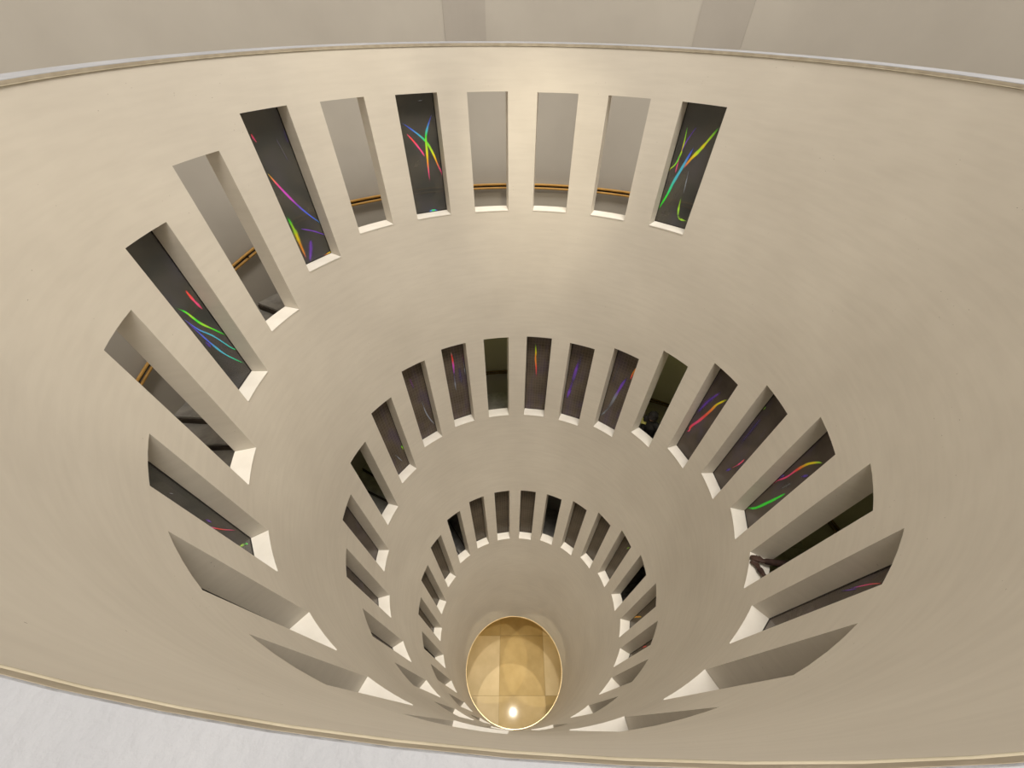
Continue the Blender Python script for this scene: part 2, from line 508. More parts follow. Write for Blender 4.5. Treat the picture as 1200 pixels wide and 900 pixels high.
def marble(name, c1, c2):
    return noisy(name, c1, c2, 1.6, 0.06, 0, detail=8, lo=0.3, hi=0.7, spec=0.035)
MAR = [marble('gold_marble_a', (0.47, 0.36, 0.18), (0.57, 0.45, 0.25)), marble('gold_marble_b', (0.40, 0.30, 0.14), (0.49, 0.375, 0.19)),
       marble('gold_marble_c', (0.55, 0.45, 0.27), (0.64, 0.53, 0.34))]
M['grout'] = noisy('grout', (0.36, 0.27, 0.14), (0.42, 0.32, 0.17), 5, 0.8)
TX, TY, TROT = 1.86, 2.14, 0.063
fl = mesh('floor', [(-11, -11, FLOOR_Z - 0.02), (11, -11, FLOOR_Z - 0.02), (11, 11, FLOOR_Z - 0.02), (-11, 11, FLOOR_Z - 0.02)], [(0, 1, 2, 3)], M['grout'])
struct(fl)
tile_me = []
for mt in MAR:
    bm = bmesh.new()
    hx, hy = TX / 2 - 0.004, TY / 2 - 0.004
    bmesh.ops.create_cube(bm, size=1, matrix=Matrix.Translation((0, 0, -0.01)) @ Matrix.Diagonal((2 * hx, 2 * hy, 0.02, 1)))
    bmesh.ops.bevel(bm, geom=[e for e in bm.edges if all(v.co.z > -0.005 for v in e.verts)], offset=0.003, segments=1, affect='EDGES')
    me = bpy.data.meshes.new('tile'); bm.to_mesh(me); bm.free(); me.materials.append(mt); tile_me.append(me)
X0, Y0 = -0.678, 1.912          # a tile corner seen through the opening
for i in range(-4, 5):
    for j in range(-5, 4):
        u, v = (i + 0.5) * TX, (j + 0.5) * TY
        kind = 1 if (i, j) in ((0, 0), (0, -1), (-1, 0), (1, -2)) else random.choice((0, 0, 2))
        o = link('tile', tile_me[kind], fl, (X0 + u * math.cos(TROT) - v * math.sin(TROT), Y0 + u * math.sin(TROT) + v * math.cos(TROT), FLOOR_Z))
        o.rotation_euler.z = TROT
# walls of the room below
for nm, x0, y0, x1, y1 in (('wall_north', -11, 11, 11, 11.2), ('wall_south', -11, -11.2, 11, -11), ('wall_west', -11.2, -11, -11, 11), ('wall_east', 11, -11, 11.2, 11)):
    za, zc = FLOOR_Z - 0.02, Z_BOT - 0.25
    vs = [(x0, y0, za), (x1, y0, za), (x1, y1, za), (x0, y1, za), (x0, y0, zc), (x1, y0, zc), (x1, y1, zc), (x0, y1, zc)]
    struct(mesh(nm, vs, [(0, 3, 2, 1), (4, 5, 6, 7), (0, 1, 5, 4), (1, 2, 6, 5), (2, 3, 7, 6), (3, 0, 4, 7)], M['slab']))
lamp_area('room_light', (3.5, 4.5, Z_BOT - 0.4), (3.2, 4, FLOOR_Z), 1.0, 60, (1.0, 0.72, 0.35))
lamp_area('room_light', (-3.5, 4.0, Z_BOT - 0.4), (-3.2, 3.6, FLOOR_Z), 1.0, 60, (1.0, 0.72, 0.35))

# ------------------------------------------------------------------ holographic glass panels
def pane_mat(name, c1, c2, tint, grid, alpha):
    m, nt, b = newmat(name)
    N, L = nt.nodes, nt.links
    tc = N.new('ShaderNodeTexCoord')
    n1 = N.new('ShaderNodeTexNoise'); n1.inputs['Scale'].default_value = 2.2; n1.inputs['Detail'].default_value = 5
    L.new(tc.outputs['Object'], n1.inputs['Vector'])
    cr = N.new('ShaderNodeValToRGB')
    cr.color_ramp.elements[0].position = 0.35; cr.color_ramp.elements[0].color = (*c1, 1)
    cr.color_ramp.elements[1].position = 0.68; cr.color_ramp.elements[1].color = (*c2, 1)
    L.new(n1.outputs['Fac'], cr.inputs[0])
    # drifting tint of the holographic film
    mp = N.new('ShaderNodeMapping'); mp.inputs['Location'].default_value = (random.uniform(-9, 9), 3.3, 1.7); mp.inputs['Scale'].default_value = (3.2, 3.2, 1.3)
    L.new(tc.outputs['Object'], mp.inputs[0])
    n2 = N.new('ShaderNodeTexNoise'); n2.inputs['Scale'].default_value = 1.0; n2.inputs['Detail'].default_value = 3
    L.new(mp.outputs[0], n2.inputs['Vector'])
    cr2 = N.new('ShaderNodeValToRGB')
    cr2.color_ramp.elements[0].position = 0.5; cr2.color_ramp.elements[0].color = (0, 0, 0, 1)
    cr2.color_ramp.elements[1].position = 0.75; cr2.color_ramp.elements[1].color = (0.7, 0.7, 0.7, 1)
    L.new(n2.outputs['Fac'], cr2.inputs[0])
    mx = N.new('ShaderNodeMix'); mx.data_type = 'RGBA'
    L.new(cr2.outputs[0], mx.inputs[0]); L.new(cr.outputs[0], mx.inputs[6]); mx.inputs[7].default_value = (*tint, 1)
    out = mx.outputs[2]
    if grid:
        mg = N.new('ShaderNodeMapping'); mg.inputs['Scale'].default_value = (1, 1, 1)
        L.new(tc.outputs['UV'], mg.inputs[0])
        br = N.new('ShaderNodeTexBrick')
        br.offset = 0.0
        br.inputs['Scale'].default_value = 1.0
        br.inputs['Brick Width'].default_value = 0.065
        br.inputs['Row Height'].default_value = 0.075
        br.inputs['Mortar Size'].default_value = 0.009
        br.inputs['Mortar Smooth'].default_value = 0.6
        br.inputs['Color1'].default_value = (0, 0, 0, 1); br.inputs['Color2'].default_value = (0.25, 0.25, 0.25, 1); br.inputs['Mortar'].default_value = (1, 1, 1, 1)
        L.new(mg.outputs[0], br.inputs['Vector'])
        mm = N.new('ShaderNodeMath'); mm.operation = 'MULTIPLY'; mm.inputs[1].default_value = grid
        L.new(br.outputs['Color'], mm.inputs[0])
        mx2 = N.new('ShaderNodeMix'); mx2.data_type = 'RGBA'
        L.new(mm.outputs[0], mx2.inputs[0]); L.new(out, mx2.inputs[6]); mx2.inputs[7].default_value = (0.24, 0.20, 0.16, 1)
        out = mx2.outputs[2]
    L.new(out, b.inputs['Base Color'])
    b.inputs['Roughness'].default_value = 0.22
    b.inputs['Specular IOR Level'].default_value = 0.25
    tr = N.new('ShaderNodeBsdfTransparent'); tr.inputs[0].default_value = (0.8, 0.78, 0.75, 1)
    mxs = N.new('ShaderNodeMixShader'); mxs.inputs[0].default_value = 1 - alpha
    L.new(tr.outputs[0], mxs.inputs[1]); L.new(b.outputs[0], mxs.inputs[2])
    L.new(mxs.outputs[0], N['Material Output'].inputs[0])
    return m
P_TOP = pane_mat('holographic_glass_top', (0.055, 0.062, 0.062), (0.125, 0.116, 0.098), (0.10, 0.095, 0.13), 0, 0.27)
P_MID = pane_mat('holographic_glass_middle', (0.085, 0.07, 0.06), (0.14, 0.115, 0.10), (0.11, 0.09, 0.15), 0, 0.10)
P_MIDG = pane_mat('holographic_glass_middle_grid', (0.10, 0.08, 0.065), (0.16, 0.13, 0.10), (0.11, 0.085, 0.15), 0.32, 0.10)
P_LOWG = pane_mat('holographic_glass_low_grid', (0.09, 0.075, 0.058), (0.14, 0.115, 0.085), (0.11, 0.09, 0.07), 0.35, 0.08)
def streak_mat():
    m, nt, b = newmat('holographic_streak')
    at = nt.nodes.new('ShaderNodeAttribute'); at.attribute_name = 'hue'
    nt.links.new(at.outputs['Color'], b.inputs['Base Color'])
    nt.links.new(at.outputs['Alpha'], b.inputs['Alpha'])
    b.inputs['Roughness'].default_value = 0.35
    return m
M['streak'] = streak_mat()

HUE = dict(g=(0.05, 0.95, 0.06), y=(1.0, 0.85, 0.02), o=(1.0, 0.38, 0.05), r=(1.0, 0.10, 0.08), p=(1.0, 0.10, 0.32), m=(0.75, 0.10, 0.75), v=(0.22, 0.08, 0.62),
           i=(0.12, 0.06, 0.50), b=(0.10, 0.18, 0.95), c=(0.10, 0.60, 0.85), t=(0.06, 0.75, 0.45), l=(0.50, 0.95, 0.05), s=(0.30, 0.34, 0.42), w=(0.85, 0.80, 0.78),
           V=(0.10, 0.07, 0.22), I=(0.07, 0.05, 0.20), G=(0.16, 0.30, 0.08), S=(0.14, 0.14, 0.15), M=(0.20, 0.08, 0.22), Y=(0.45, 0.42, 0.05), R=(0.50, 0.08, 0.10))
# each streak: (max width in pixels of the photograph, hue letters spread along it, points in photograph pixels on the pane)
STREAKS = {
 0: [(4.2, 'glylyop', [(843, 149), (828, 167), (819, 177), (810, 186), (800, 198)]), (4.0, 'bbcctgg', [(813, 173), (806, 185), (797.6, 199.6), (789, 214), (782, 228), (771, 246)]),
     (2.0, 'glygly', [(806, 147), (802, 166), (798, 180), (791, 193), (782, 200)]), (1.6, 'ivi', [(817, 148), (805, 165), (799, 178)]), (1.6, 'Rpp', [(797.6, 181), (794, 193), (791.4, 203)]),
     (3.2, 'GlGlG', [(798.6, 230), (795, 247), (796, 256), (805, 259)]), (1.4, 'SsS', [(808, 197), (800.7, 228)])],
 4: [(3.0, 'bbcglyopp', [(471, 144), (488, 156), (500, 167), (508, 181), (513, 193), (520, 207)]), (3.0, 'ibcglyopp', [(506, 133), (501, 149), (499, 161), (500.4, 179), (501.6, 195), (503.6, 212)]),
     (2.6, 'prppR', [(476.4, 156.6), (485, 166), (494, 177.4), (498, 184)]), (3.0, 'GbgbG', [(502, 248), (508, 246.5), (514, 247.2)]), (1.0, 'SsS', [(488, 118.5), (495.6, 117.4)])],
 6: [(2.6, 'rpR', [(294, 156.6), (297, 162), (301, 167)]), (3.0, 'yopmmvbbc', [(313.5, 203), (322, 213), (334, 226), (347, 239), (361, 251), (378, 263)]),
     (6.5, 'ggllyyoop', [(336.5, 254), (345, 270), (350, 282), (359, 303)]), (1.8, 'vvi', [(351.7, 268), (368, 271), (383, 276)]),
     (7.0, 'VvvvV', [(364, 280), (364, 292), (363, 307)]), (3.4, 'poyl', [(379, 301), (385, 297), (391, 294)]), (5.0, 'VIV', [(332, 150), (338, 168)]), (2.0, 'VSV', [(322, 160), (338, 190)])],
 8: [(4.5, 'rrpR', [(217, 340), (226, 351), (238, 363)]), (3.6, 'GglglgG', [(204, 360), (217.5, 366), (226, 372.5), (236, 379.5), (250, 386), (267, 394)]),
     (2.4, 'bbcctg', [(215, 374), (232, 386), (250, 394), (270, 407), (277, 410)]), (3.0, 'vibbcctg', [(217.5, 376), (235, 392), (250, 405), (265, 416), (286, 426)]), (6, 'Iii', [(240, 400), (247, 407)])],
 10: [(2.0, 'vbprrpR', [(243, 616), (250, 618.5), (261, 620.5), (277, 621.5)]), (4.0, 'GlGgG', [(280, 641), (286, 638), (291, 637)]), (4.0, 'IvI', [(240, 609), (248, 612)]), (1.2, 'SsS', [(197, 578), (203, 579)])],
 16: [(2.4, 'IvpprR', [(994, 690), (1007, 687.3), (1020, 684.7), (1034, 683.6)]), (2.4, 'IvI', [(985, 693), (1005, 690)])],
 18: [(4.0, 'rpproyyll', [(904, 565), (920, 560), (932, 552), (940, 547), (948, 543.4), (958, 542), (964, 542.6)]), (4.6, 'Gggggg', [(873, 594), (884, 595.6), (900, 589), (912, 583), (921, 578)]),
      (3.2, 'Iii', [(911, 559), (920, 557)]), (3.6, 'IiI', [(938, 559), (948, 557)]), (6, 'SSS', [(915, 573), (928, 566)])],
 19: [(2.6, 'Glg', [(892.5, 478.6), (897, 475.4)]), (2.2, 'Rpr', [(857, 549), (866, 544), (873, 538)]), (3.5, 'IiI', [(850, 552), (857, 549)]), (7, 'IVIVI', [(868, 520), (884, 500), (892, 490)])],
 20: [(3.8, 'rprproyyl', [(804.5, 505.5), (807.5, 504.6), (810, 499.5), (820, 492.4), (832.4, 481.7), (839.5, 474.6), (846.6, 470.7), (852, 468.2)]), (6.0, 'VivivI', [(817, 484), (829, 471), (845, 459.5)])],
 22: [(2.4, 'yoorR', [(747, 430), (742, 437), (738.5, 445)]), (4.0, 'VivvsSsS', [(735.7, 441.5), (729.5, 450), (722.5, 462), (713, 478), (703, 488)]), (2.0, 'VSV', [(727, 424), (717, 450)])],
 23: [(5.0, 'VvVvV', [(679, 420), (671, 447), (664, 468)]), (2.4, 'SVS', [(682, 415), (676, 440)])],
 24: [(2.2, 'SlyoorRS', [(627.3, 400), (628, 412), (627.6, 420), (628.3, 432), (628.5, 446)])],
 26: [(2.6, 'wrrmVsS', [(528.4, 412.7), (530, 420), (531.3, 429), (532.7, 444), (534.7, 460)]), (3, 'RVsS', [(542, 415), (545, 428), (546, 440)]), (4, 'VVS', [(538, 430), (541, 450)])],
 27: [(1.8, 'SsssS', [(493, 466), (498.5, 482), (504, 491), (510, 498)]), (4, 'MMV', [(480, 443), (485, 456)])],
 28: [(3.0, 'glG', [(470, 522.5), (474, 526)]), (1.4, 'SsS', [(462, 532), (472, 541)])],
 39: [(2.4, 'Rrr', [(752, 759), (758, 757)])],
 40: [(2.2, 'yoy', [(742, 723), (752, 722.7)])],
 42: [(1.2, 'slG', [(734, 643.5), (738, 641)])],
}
LABELS = {
 0: 'dark glass panel with crossing green and blue streaks and a hooked green streak below',
 4: 'dark glass panel with an X of rainbow streaks and a separate pink dash',
 6: 'dark glass panel crossed by a pink to blue streak above a yellow-green edge glow',
 8: 'dark glass panel with a red dash above green, cyan and blue curved streaks',
 10: 'dark glass panel with a short red streak and a green glow at its sill',
 16: 'dark glass panel showing a sliver of pink red streak beside a deep shaded reveal',
 18: 'dark glass panel with a red to yellow streak above a thick bright green streak',
 19: 'dark purplish glass panel with a thin pink line and a tiny green spark',
 20: 'dark glass panel with one red to yellow streak and a hooked tail',
 22: 'brown glass panel with a violet diagonal streak and an orange dash at its edge',
 23: 'brown gridded glass panel with vertical violet haze and no bright streak',
 24: 'brown gridded glass panel with a thin upright yellow to red streak',
 26: 'brown gridded glass panel with an orange spark at the top of violet streaks',
 27: 'grey glass panel with one pale curved line and purple haze',
 28: 'dark grey glass panel with a small green spark near its lower edge',
 39: 'dark glass panel in the lowest ring of slots with a small red dash',
 40: 'dark glass panel in the lowest ring of slots with a small yellow dash',
 30: 'plain brown glass panel just below the black open slot under the green-spark panel',
 31: 'plain brown glass panel, second one below the black open slot under the green-spark panel',
 32: 'plain brown glass panel, third one below the black open slot under the green-spark panel',
 38: 'plain dark glass panel beside the one with the small red dash',
 43: 'plain brown glass panel next to the olive one with a pale green scratch',
 44: 'plain brown glass panel, second from the olive scratched one, beside a black open slot',
 46: 'gridded brown panel, first of three between two black open slots, nearer the scratched panel',
 47: 'gridded brown panel, middle one of three between two black open slots',
 48: 'gridded brown panel, third between two black open slots, farthest from the scratched panel',
 50: 'plain olive panel, first below the last black open slot of the lowest ring',
 51: 'plain olive panel, second below the last black open slot of the lowest ring',
 52: 'plain olive panel, third below the last black open slot of the lowest ring',
 42: 'olive glass panel in the lowest ring of slots with a faint pale green scratch',
}
def build_panel(k):
    a0, a1, o0, o1, zb, zt = SLOT[k]
    zb2 = zb + 0.014
    off = {10: 0.055, 16: 0.05, 18: 0.035, 19: 0.03, 20: 0.025, 8: 0.02, 11: 0.009, 12: 0.009}.get(k, 0.011)
    zmid = 0.5 * (zb + zt)
    grow = 0.5 * (o1 - o0) * (r_out(zmid) / (r_out(zmid) - off) - 1)
    o0, o1 = o0 - grow, o1 + grow
    c = Vector(pol(0.5 * (r_out(zb2) + r_out(zt)) - off, 0.5 * (o0 + o1), 0.5 * (zb2 + zt)))
    cor = [Vector(pol(r_out(z) - off, t, z)) for z, t in ((zb2, o0), (zb2, o1), (zt, o1), (zt, o0))]
    if k in LABELS: lab, grp = LABELS[k], None
    elif k < 14: lab, grp = 'dark glass panel mostly hidden by the deep reveal of a top ring slot', 'hidden panels of the top ring'
    elif k < 37: lab, grp = 'dark glass panel hidden behind a deep reveal under the near parapet, middle ring', 'plain panels of the middle ring'
    else: lab, grp = 'dark glass panel hidden behind the last steep reveals of the lowest ring', 'plain panels of the lowest ring'
    t = thing('glass_panel', c, lab, 'glass panel', grp)
    ex = (cor[1] - cor[0]).normalized()
    nrm = (cor[1] - cor[0]).cross(cor[3] - cor[0]).normalized()
    axis = Vector((-c.x, -c.y, 0))
    if nrm.dot(axis) < 0: nrm = -nrm          # towards the funnel axis
    cen = sum(cor, Vector()) / 4
    fr = 0.012
    ins = []
    for q in cor:
        d = cen - q
        ins.append(q + ex * (fr if d.dot(ex) > 0 else -fr) + (cor[3] - cor[0]).normalized() * (fr if d.z > 0 else -fr))
    # glass
    vs = [tuple(q - c + nrm * 0.003) for q in ins] + [tuple(q - c - nrm * 0.003) for q in ins]
    fs = [(0, 1, 2, 3), (7, 6, 5, 4), (0, 4, 5, 1), (1, 5, 6, 2), (2, 6, 7, 3), (3, 7, 4, 0)]
    pm = P_TOP if k < 14 else (P_MIDG if k in (22, 23, 24, 26, 27, 28) else P_MID) if k < 37 else P_LOWG
    o = mesh('pane', vs, fs, pm, t)
    uv = o.data.uv_layers.new(name='UVMap')
    H = (cor[3] - cor[0]).length; W = (cor[1] - cor[0]).length
    uvs = [(0, 0), (W, 0), (W, H), (0, H)] * 2
    for p in o.data.polygons:
        for li, vi in zip(p.loop_indices, p.vertices): uv.data[li].uv = uvs[vi]
    bm = bmesh.new(); bm.from_mesh(o.data); bmesh.ops.recalc_face_normals(bm, faces=bm.faces); bm.to_mesh(o.data); bm.free()
    # frame
    vs = []
    for loop in (cor, ins):
        for s in (0.008, -0.008): vs += [tuple(q - c + nrm * s) for q in loop]
    fs = []
    for i in range(4):
        j = (i + 1) % 4
        fs += [(i, j, 8 + j, 8 + i), (4 + j, 4 + i, 12 + i, 12 + j), (i, 4 + i, 4 + j, j), (8 + j, 12 + j, 12 + i, 8 + i)]
    o = mesh('edge_frame', vs, fs, M['iron'], t)
    bm = bmesh.new(); bm.from_mesh(o.data); bmesh.ops.recalc_face_normals(bm, faces=bm.faces); bm.to_mesh(o.data); bm.free()
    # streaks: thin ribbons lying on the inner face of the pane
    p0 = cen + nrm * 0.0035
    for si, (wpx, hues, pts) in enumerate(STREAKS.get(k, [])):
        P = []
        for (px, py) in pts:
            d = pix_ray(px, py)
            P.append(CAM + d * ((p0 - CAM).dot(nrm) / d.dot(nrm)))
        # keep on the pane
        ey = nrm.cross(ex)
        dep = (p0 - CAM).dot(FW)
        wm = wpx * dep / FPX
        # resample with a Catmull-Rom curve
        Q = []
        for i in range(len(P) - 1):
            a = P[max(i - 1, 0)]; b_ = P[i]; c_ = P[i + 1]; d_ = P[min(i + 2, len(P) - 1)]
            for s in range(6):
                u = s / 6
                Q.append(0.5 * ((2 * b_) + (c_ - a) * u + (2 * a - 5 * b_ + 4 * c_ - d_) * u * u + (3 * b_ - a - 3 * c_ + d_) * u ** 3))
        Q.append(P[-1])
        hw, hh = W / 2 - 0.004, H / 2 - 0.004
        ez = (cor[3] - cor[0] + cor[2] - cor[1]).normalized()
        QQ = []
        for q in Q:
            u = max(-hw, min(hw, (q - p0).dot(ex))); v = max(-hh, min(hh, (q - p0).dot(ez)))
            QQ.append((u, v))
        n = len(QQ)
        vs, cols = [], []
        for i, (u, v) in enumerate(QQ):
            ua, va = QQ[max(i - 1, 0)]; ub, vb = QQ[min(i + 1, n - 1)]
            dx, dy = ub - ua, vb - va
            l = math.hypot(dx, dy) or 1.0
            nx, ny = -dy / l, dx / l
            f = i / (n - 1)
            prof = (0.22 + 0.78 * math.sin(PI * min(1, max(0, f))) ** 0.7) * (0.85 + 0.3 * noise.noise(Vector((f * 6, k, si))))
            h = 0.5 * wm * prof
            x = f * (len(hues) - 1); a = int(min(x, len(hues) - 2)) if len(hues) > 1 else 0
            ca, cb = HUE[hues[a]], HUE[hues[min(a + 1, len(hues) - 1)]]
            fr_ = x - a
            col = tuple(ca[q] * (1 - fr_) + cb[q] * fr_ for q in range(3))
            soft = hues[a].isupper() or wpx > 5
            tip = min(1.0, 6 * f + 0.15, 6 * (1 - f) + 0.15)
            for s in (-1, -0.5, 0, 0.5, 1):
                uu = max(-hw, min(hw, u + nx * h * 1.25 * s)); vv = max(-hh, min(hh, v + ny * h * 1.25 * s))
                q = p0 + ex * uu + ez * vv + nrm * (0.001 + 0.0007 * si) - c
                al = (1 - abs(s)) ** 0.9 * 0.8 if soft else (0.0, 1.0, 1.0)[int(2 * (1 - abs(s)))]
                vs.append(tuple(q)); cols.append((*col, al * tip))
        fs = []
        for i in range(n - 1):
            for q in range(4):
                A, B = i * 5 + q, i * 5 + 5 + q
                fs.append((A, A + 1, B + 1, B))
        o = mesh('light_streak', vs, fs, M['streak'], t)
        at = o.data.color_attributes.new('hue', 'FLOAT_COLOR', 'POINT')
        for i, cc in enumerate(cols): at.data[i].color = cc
for k in range(NS):
    if k not in OPEN: build_panel(k)

# ------------------------------------------------------------------ people on the stair
def limb(bm, pts, rad, flat=None, n=12):
    """closed tapered tube with rounded ends through pts; flat = (axis, factor) squeezes it"""
    pts = [Vector(p) for p in pts]
    ax = Vector((0, 0, 1))
    P, Q = [], []
    d0 = (pts[1] - pts[0]).normalized(); d1 = (pts[-1] - pts[-2]).normalized()
    for a in (-85, -55, -25): P.append((pts[0] + d0 * rad[0] * math.sin(a * D2R), rad[0] * math.cos(a * D2R), d0))
    for i, p in enumerate(pts):
        d = (pts[min(i + 1, len(pts) - 1)] - pts[max(i - 1, 0)]).normalized()
        P.append((p, rad[i], d))
    for a in (25, 55, 85): P.append((pts[-1] + d1 * rad[-1] * math.sin(a * D2R), rad[-1] * math.cos(a * D2R), d1))
    rings = []
    for p, r, d in P:
        e = flat[0].cross(d) if flat else d.orthogonal()
        if e.length < 1e-3: e = d.orthogonal()
        e.normalize(); g = d.cross(e).normalized()
        k = flat[1] if flat else 1.0
        rings.append([bm.verts.new(p + e * (r * math.cos(2 * PI * q / n)) + g * (r * k * math.sin(2 * PI * q / n))) for q in range(n)])
    for A, B in zip(rings, rings[1:]):
        for q in range(n): bm.faces.new((A[q], A[(q + 1) % n], B[(q + 1) % n], B[q]))
    bm.faces.new(rings[0][::-1]); bm.faces.new(rings[-1])

def ball(bm, c, rx, ry, rz, rot=None):
    m = Matrix.Translation(c) @ (rot or Matrix.Identity(4)) @ Matrix.Diagonal((rx, ry, rz, 1))
    bmesh.ops.create_uvsphere(bm, u_segments=20, v_segments=14, radius=1, matrix=m)

def fuse(name, bm, voxel, mat, parent, origin, smooth=4):
    """one continuous surface out of overlapping volumes"""
    bmesh.ops.recalc_face_normals(bm, faces=bm.faces)
    me = bpy.data.meshes.new(name); bm.to_mesh(me); bm.free()
    tmp = bpy.data.objects.new(name, me); C.objects.link(tmp)
    r = tmp.modifiers.new('r', 'REMESH'); r.mode = 'VOXEL'; r.voxel_size = voxel; r.use_smooth_shade = True
    sm = tmp.modifiers.new('s', 'SMOOTH'); sm.iterations = smooth; sm.factor = 0.5
    bpy.context.view_layer.update()
    dg = bpy.context.evaluated_depsgraph_get()
    out = bpy.data.meshes.new_from_object(tmp.evaluated_get(dg))
    bpy.data.objects.remove(tmp)
    for v in out.vertices: v.co -= origin
    out.materials.clear(); out.materials.append(mat)
    out.name = name
    for p in out.polygons: p.use_smooth = True
    return link(name, out, parent)

def hand(bm, wrist, tip, palm_n, side, s=1.0, curl=0.3):
    """palm, four fingers of different lengths with a knuckle bend, thumb leaving the side of the palm"""
    wrist, tip = Vector(wrist), Vector(tip)
    d = (tip - wrist).normalized(); pn = Vector(palm_n); pn = (pn - d * pn.dot(d)).normalized()
    w_ = d.cross(pn) * side
    k = wrist + d * 0.085 * s
    for q in range(4):
        off = (q - 1.5) * 0.02 * s
        limb(bm, [wrist + w_ * off * 0.6, k + w_ * off], [0.014 * s, 0.0125 * s])
        L = (0.068, 0.078, 0.072, 0.056)[q] * s
        a = k + w_ * off; b = a + (d + pn * curl).normalized() * L * 0.55; c_ = b + (d + pn * curl * 2.6).normalized() * L * 0.5
        limb(bm, [a, b, c_], [0.0098 * s, 0.009 * s, 0.0075 * s], n=8)
    t0 = wrist + d * 0.025 * s - w_ * 0.026 * s
    t1 = t0 + (d - w_ * 0.75 + pn * 0.25).normalized() * 0.042 * s
    t2 = t1 + (d - w_ * 0.15 + pn * 0.4).normalized() * 0.035 * s
    limb(bm, [t0, t1, t2], [0.014 * s, 0.0105 * s, 0.0085 * s], n=8)

SKIN = noisy('skin', (0.30, 0.17, 0.11), (0.36, 0.21, 0.14), 12, 0.5)
HAIR = noisy('black_curly_hair', (0.008, 0.007, 0.006), (0.02, 0.017, 0.014), 60, 0.6, 0.8, 90)
SHIRT = noisy('black_shirt', (0.012, 0.012, 0.012), (0.03, 0.028, 0.026), 9, 0.8, 0.6, 14)
BROWN = noisy('dark_brown_sleeve', (0.03, 0.015, 0.012), (0.055, 0.028, 0.022), 14, 0.75, 0.5, 20)
JEANS = noisy('dark_trousers', (0.015, 0.016, 0.022), (0.03, 0.032, 0.04), 12, 0.85)
SHOE = noisy('black_shoe', (0.01, 0.01, 0.01), (0.02, 0.02, 0.02), 9, 0.5)
def person(feet, face, hgt, lean, label, arms, top_mat, look, head_at=None, skin=None):
    feet = Vector(feet); f = Vector((face[0], face[1], 0)).normalized(); r = Vector((f.y, -f.x, 0)); u = Vector((0, 0, 1))
    s = hgt / 1.7
    t = thing('person', feet, label, 'person')
    P = lambda x, y, z: feet + r * x * s + f * y * s + u * z * s
    hip = [P(-0.09, 0, 0.90), P(0.09, 0, 0.90)]
    knee = [P(-0.10, 0.03, 0.49), P(0.10, 0.03, 0.49)]
    ank = [P(-0.10, -0.01, 0.09), P(0.10, -0.01, 0.09)]
    sh = [P(-0.185, lean, 1.39), P(0.185, lean, 1.39)]
    neck = P(0, lean + 0.005, 1.46)
    head = Vector(head_at) if head_at else P(0, lean + 0.035, 1.59)
    lk = Vector(look).normalized(); lr = lk.cross(u).normalized(); lu = lr.cross(lk).normalized()
    rot = Matrix(((lr.x, lk.x, lu.x, 0), (lr.y, lk.y, lu.y, 0), (lr.z, lk.z, lu.z, 0), (0, 0, 0, 1)))
    H = lambda x, y, z: head + lr * x * s + lk * y * s + lu * z * s
    bm = bmesh.new()
    limb(bm, [P(0, 0, 0.93), P(0, 0.01 + lean * 0.3, 1.08), P(0, lean * 0.7, 1.25), P(0, lean, 1.36)], [0.135 * s, 0.12 * s, 0.145 * s, 0.12 * s], (f, 0.72))
    limb(bm, [sh[0], P(0, lean, 1.41), sh[1]], [0.055 * s, 0.07 * s, 0.055 * s])
    limb(bm, [P(0, lean, 1.38), neck, head], [0.06 * s, 0.052 * s, 0.052 * s])
    ball(bm, head, 0.075 * s, 0.095 * s, 0.115 * s, rot)
    limb(bm, [H(0, 0.05, -0.07), H(0, 0.075, -0.085)], [0.045 * s, 0.03 * s])      # jaw
    limb(bm, [H(0, 0.09, 0.015), H(0, 0.112, -0.025)], [0.009 * s, 0.015 * s], n=8)   # nose
    limb(bm, [H(-0.024, 0.092, -0.057), H(0.024, 0.092, -0.057)], [0.009 * s, 0.009 * s], n=8)  # mouth
    for q in (-1, 1):
        ball(bm, H(q * 0.076, 0.0, 0.0), 0.012 * s, 0.022 * s, 0.032 * s, rot)     # ears
        ball(bm, H(q * 0.033, 0.078, 0.018), 0.014 * s, 0.014 * s, 0.012 * s, rot)  # eyes
    for i in (0, 1):
        limb(bm, [hip[i], knee[i], ank[i]], [0.085 * s, 0.055 * s, 0.04 * s])
        limb(bm, [ank[i] - u * 0.03 * s, ank[i] + f * 0.12 * s - u * 0.05 * s], [0.04 * s, 0.035 * s])
        el, wr, tip, pn = [Vector(q) for q in arms[i]]
        limb(bm, [sh[i], el, wr], [0.05 * s, 0.04 * s, 0.027 * s])
        hand(bm, wr, tip, pn, 1 if i else -1, s)
    body = fuse('body', bm, 0.0075, skin or SKIN, t, feet, 3)
    # clothes follow the body
    bm = bmesh.new()
    limb(bm, [P(0, 0, 0.90), P(0, 0.01 + lean * 0.3, 1.08), P(0, lean * 0.7, 1.25), P(0, lean, 1.37)], [0.155 * s, 0.142 * s, 0.162 * s, 0.13 * s], (f, 0.76))
    limb(bm, [sh[0], P(0, lean, 1.405), sh[1]], [0.068 * s, 0.078 * s, 0.068 * s])
    for i in (0, 1):
        el, wr = Vector(arms[i][0]), Vector(arms[i][1])
        limb(bm, [sh[i], el, el.lerp(wr, 0.9)], [0.066 * s, 0.054 * s, 0.041 * s])
    fuse('shirt', bm, 0.011, top_mat, t, feet, 3)
    bm = bmesh.new()
    limb(bm, [P(0, 0, 0.98), P(0, 0, 0.86)], [0.14 * s, 0.145 * s], (f, 0.76))
    for i in (0, 1): limb(bm, [hip[i], knee[i], ank[i] + u * 0.02], [0.10 * s, 0.072 * s, 0.06 * s])
    fuse('trousers', bm, 0.013, JEANS, t, feet, 3)
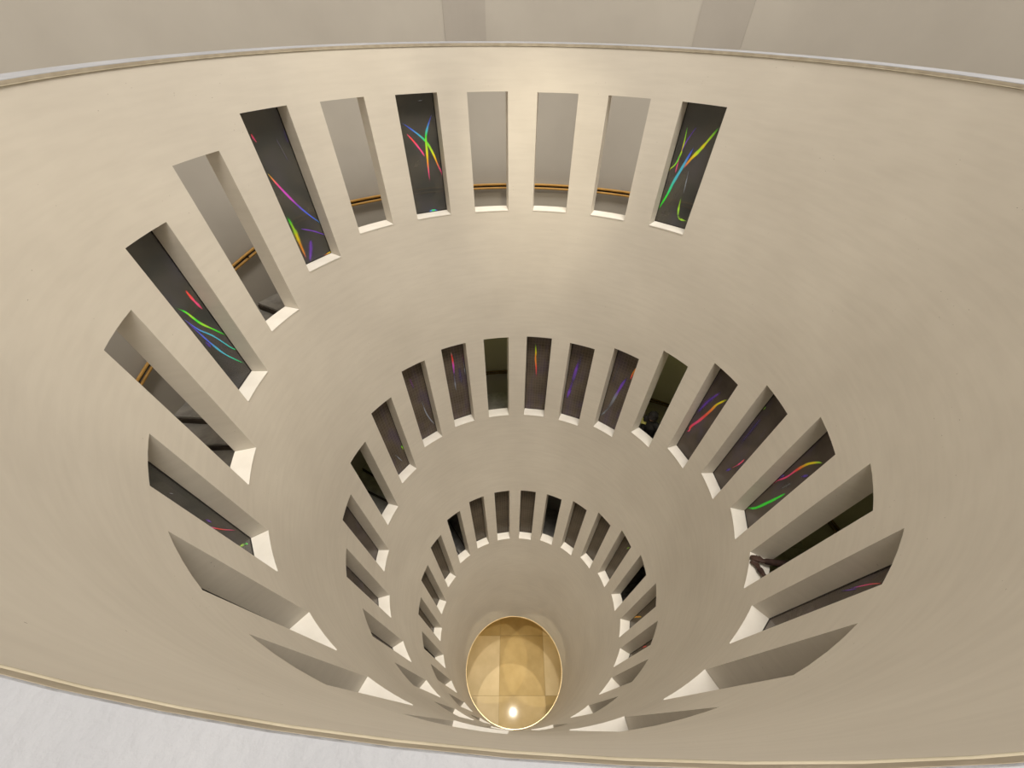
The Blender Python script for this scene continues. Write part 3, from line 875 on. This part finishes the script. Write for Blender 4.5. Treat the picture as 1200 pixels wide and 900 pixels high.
    for i in (0, 1):
        bm = bmesh.new()
        limb(bm, [ank[i] - f * 0.03 * s - u * 0.045 * s, ank[i] + f * 0.08 * s - u * 0.047 * s, ank[i] + f * 0.17 * s - u * 0.052 * s], [0.047 * s, 0.046 * s, 0.04 * s])
        fuse('shoe', bm, 0.01, SHOE, t, feet, 2)
    # hair: a curly cap that leaves the face free
    bm = bmesh.new()
    ball(bm, H(0, -0.022, 0.035), 0.102 * s, 0.112 * s, 0.118 * s, rot)
    rnd = random.Random(5)
    for q in range(90):
        a, b = rnd.uniform(0, 2 * PI), rnd.uniform(-0.5, 1.0)
        x, y, z = math.cos(a) * math.sqrt(max(0, 1 - b * b)), math.sin(a) * math.sqrt(max(0, 1 - b * b)), b
        if y > 0.45 and z < 0.55: continue
        ball(bm, H(x * 0.102, -0.022 + y * 0.108, 0.035 + z * 0.114), 0.026 * s, 0.026 * s, 0.026 * s)
    fuse('hair', bm, 0.009, HAIR, t, feet, 1)
    return t

face1 = Vector((0.80, 0.60, 0))
hp1 = Vector((2.72, 2.235, -6.08))
fz1 = step_level(360 - 50.6)
h1 = (hp1.z - fz1) / 1.59 * 1.7
s1 = h1 / 1.7
r1 = Vector((face1.y, -face1.x, 0)).normalized()
feet1 = Vector((hp1.x, hp1.y, fz1)) + face1.normalized() * 0.03
lc = Vector((2.572, 2.335, -6.335))
def L1(x, y, z): return feet1 + r1 * x * s1 + face1.normalized() * y * s1 + Vector((0, 0, z * s1))
person(feet1, face1, h1, 0.0, 'person with black curly hair and black shirt behind an open slot, back turned',
       [(Vector((2.57, 2.27, -6.66)), lc + Vector((0.03, 0.02, -0.15)), lc + Vector((0.01, 0.01, 0.0)), (0.8, 0.3, 0.0)), (L1(0.25, 0.04, 1.12), L1(0.22, 0.24, 1.04), L1(0.16, 0.38, 1.07), (0, 0, -1))],
       SHIRT, (0.80, 0.60, -0.35), hp1)
# yellow leaflet in the raised hand
lc = lc + Vector((-0.012, 0.012, 0.01))
bm = bmesh.new()
for i in range(7):
    for j in range(2):
        x = -0.095 + 0.19 * i / 6
        bm.verts.new((x, 0.010 * math.sin(i * 0.9), -0.06 + 0.14 * j))
bm.verts.ensure_lookup_table()
for i in range(6): bm.faces.new((bm.verts[2 * i], bm.verts[2 * i + 2], bm.verts[2 * i + 3], bm.verts[2 * i + 1]))
bmesh.ops.solidify(bm, geom=bm.faces[:], thickness=0.002)
me = bpy.data.meshes.new('leaflet'); bm.to_mesh(me); bm.free()
me.materials.append(noisy('yellow_paper', (0.62, 0.58, 0.16), (0.70, 0.66, 0.22), 6, 0.7))
lf = link('leaflet', me, None, lc); lf.rotation_euler = (-1.0, 0.0, math.atan2(r1.y, r1.x) + 0.5)
tag(lf, 'yellow paper leaflet held up by the person with curly hair', 'leaflet')

zs = (ZT[17] - HT[17]) * R + 0.014
fz2 = step_level(243.4)
th2 = -116.6 * D2R
feet2 = Vector(pol(3.99, th2, fz2))
face2 = Vector((math.sin(th2), -math.cos(th2), 0))
person(feet2, face2, 1.66, 0.02, 'person in dark brown sleeves resting folded forearms on the sill of an open slot',
       [((3.17, -1.93, zs + 0.10), (3.062, -1.50, zs + 0.052), (3.045, -1.36, zs + 0.04), (0, 0, -1)), ((3.47, -1.48, zs + 0.12), (3.15, -1.43, zs + 0.075), (3.03, -1.375, zs + 0.075), (0, 0, -1))],
       BROWN, (face2.x, face2.y, -0.15), None, noisy('dark_skin', (0.05, 0.025, 0.018), (0.07, 0.038, 0.028), 12, 0.5))
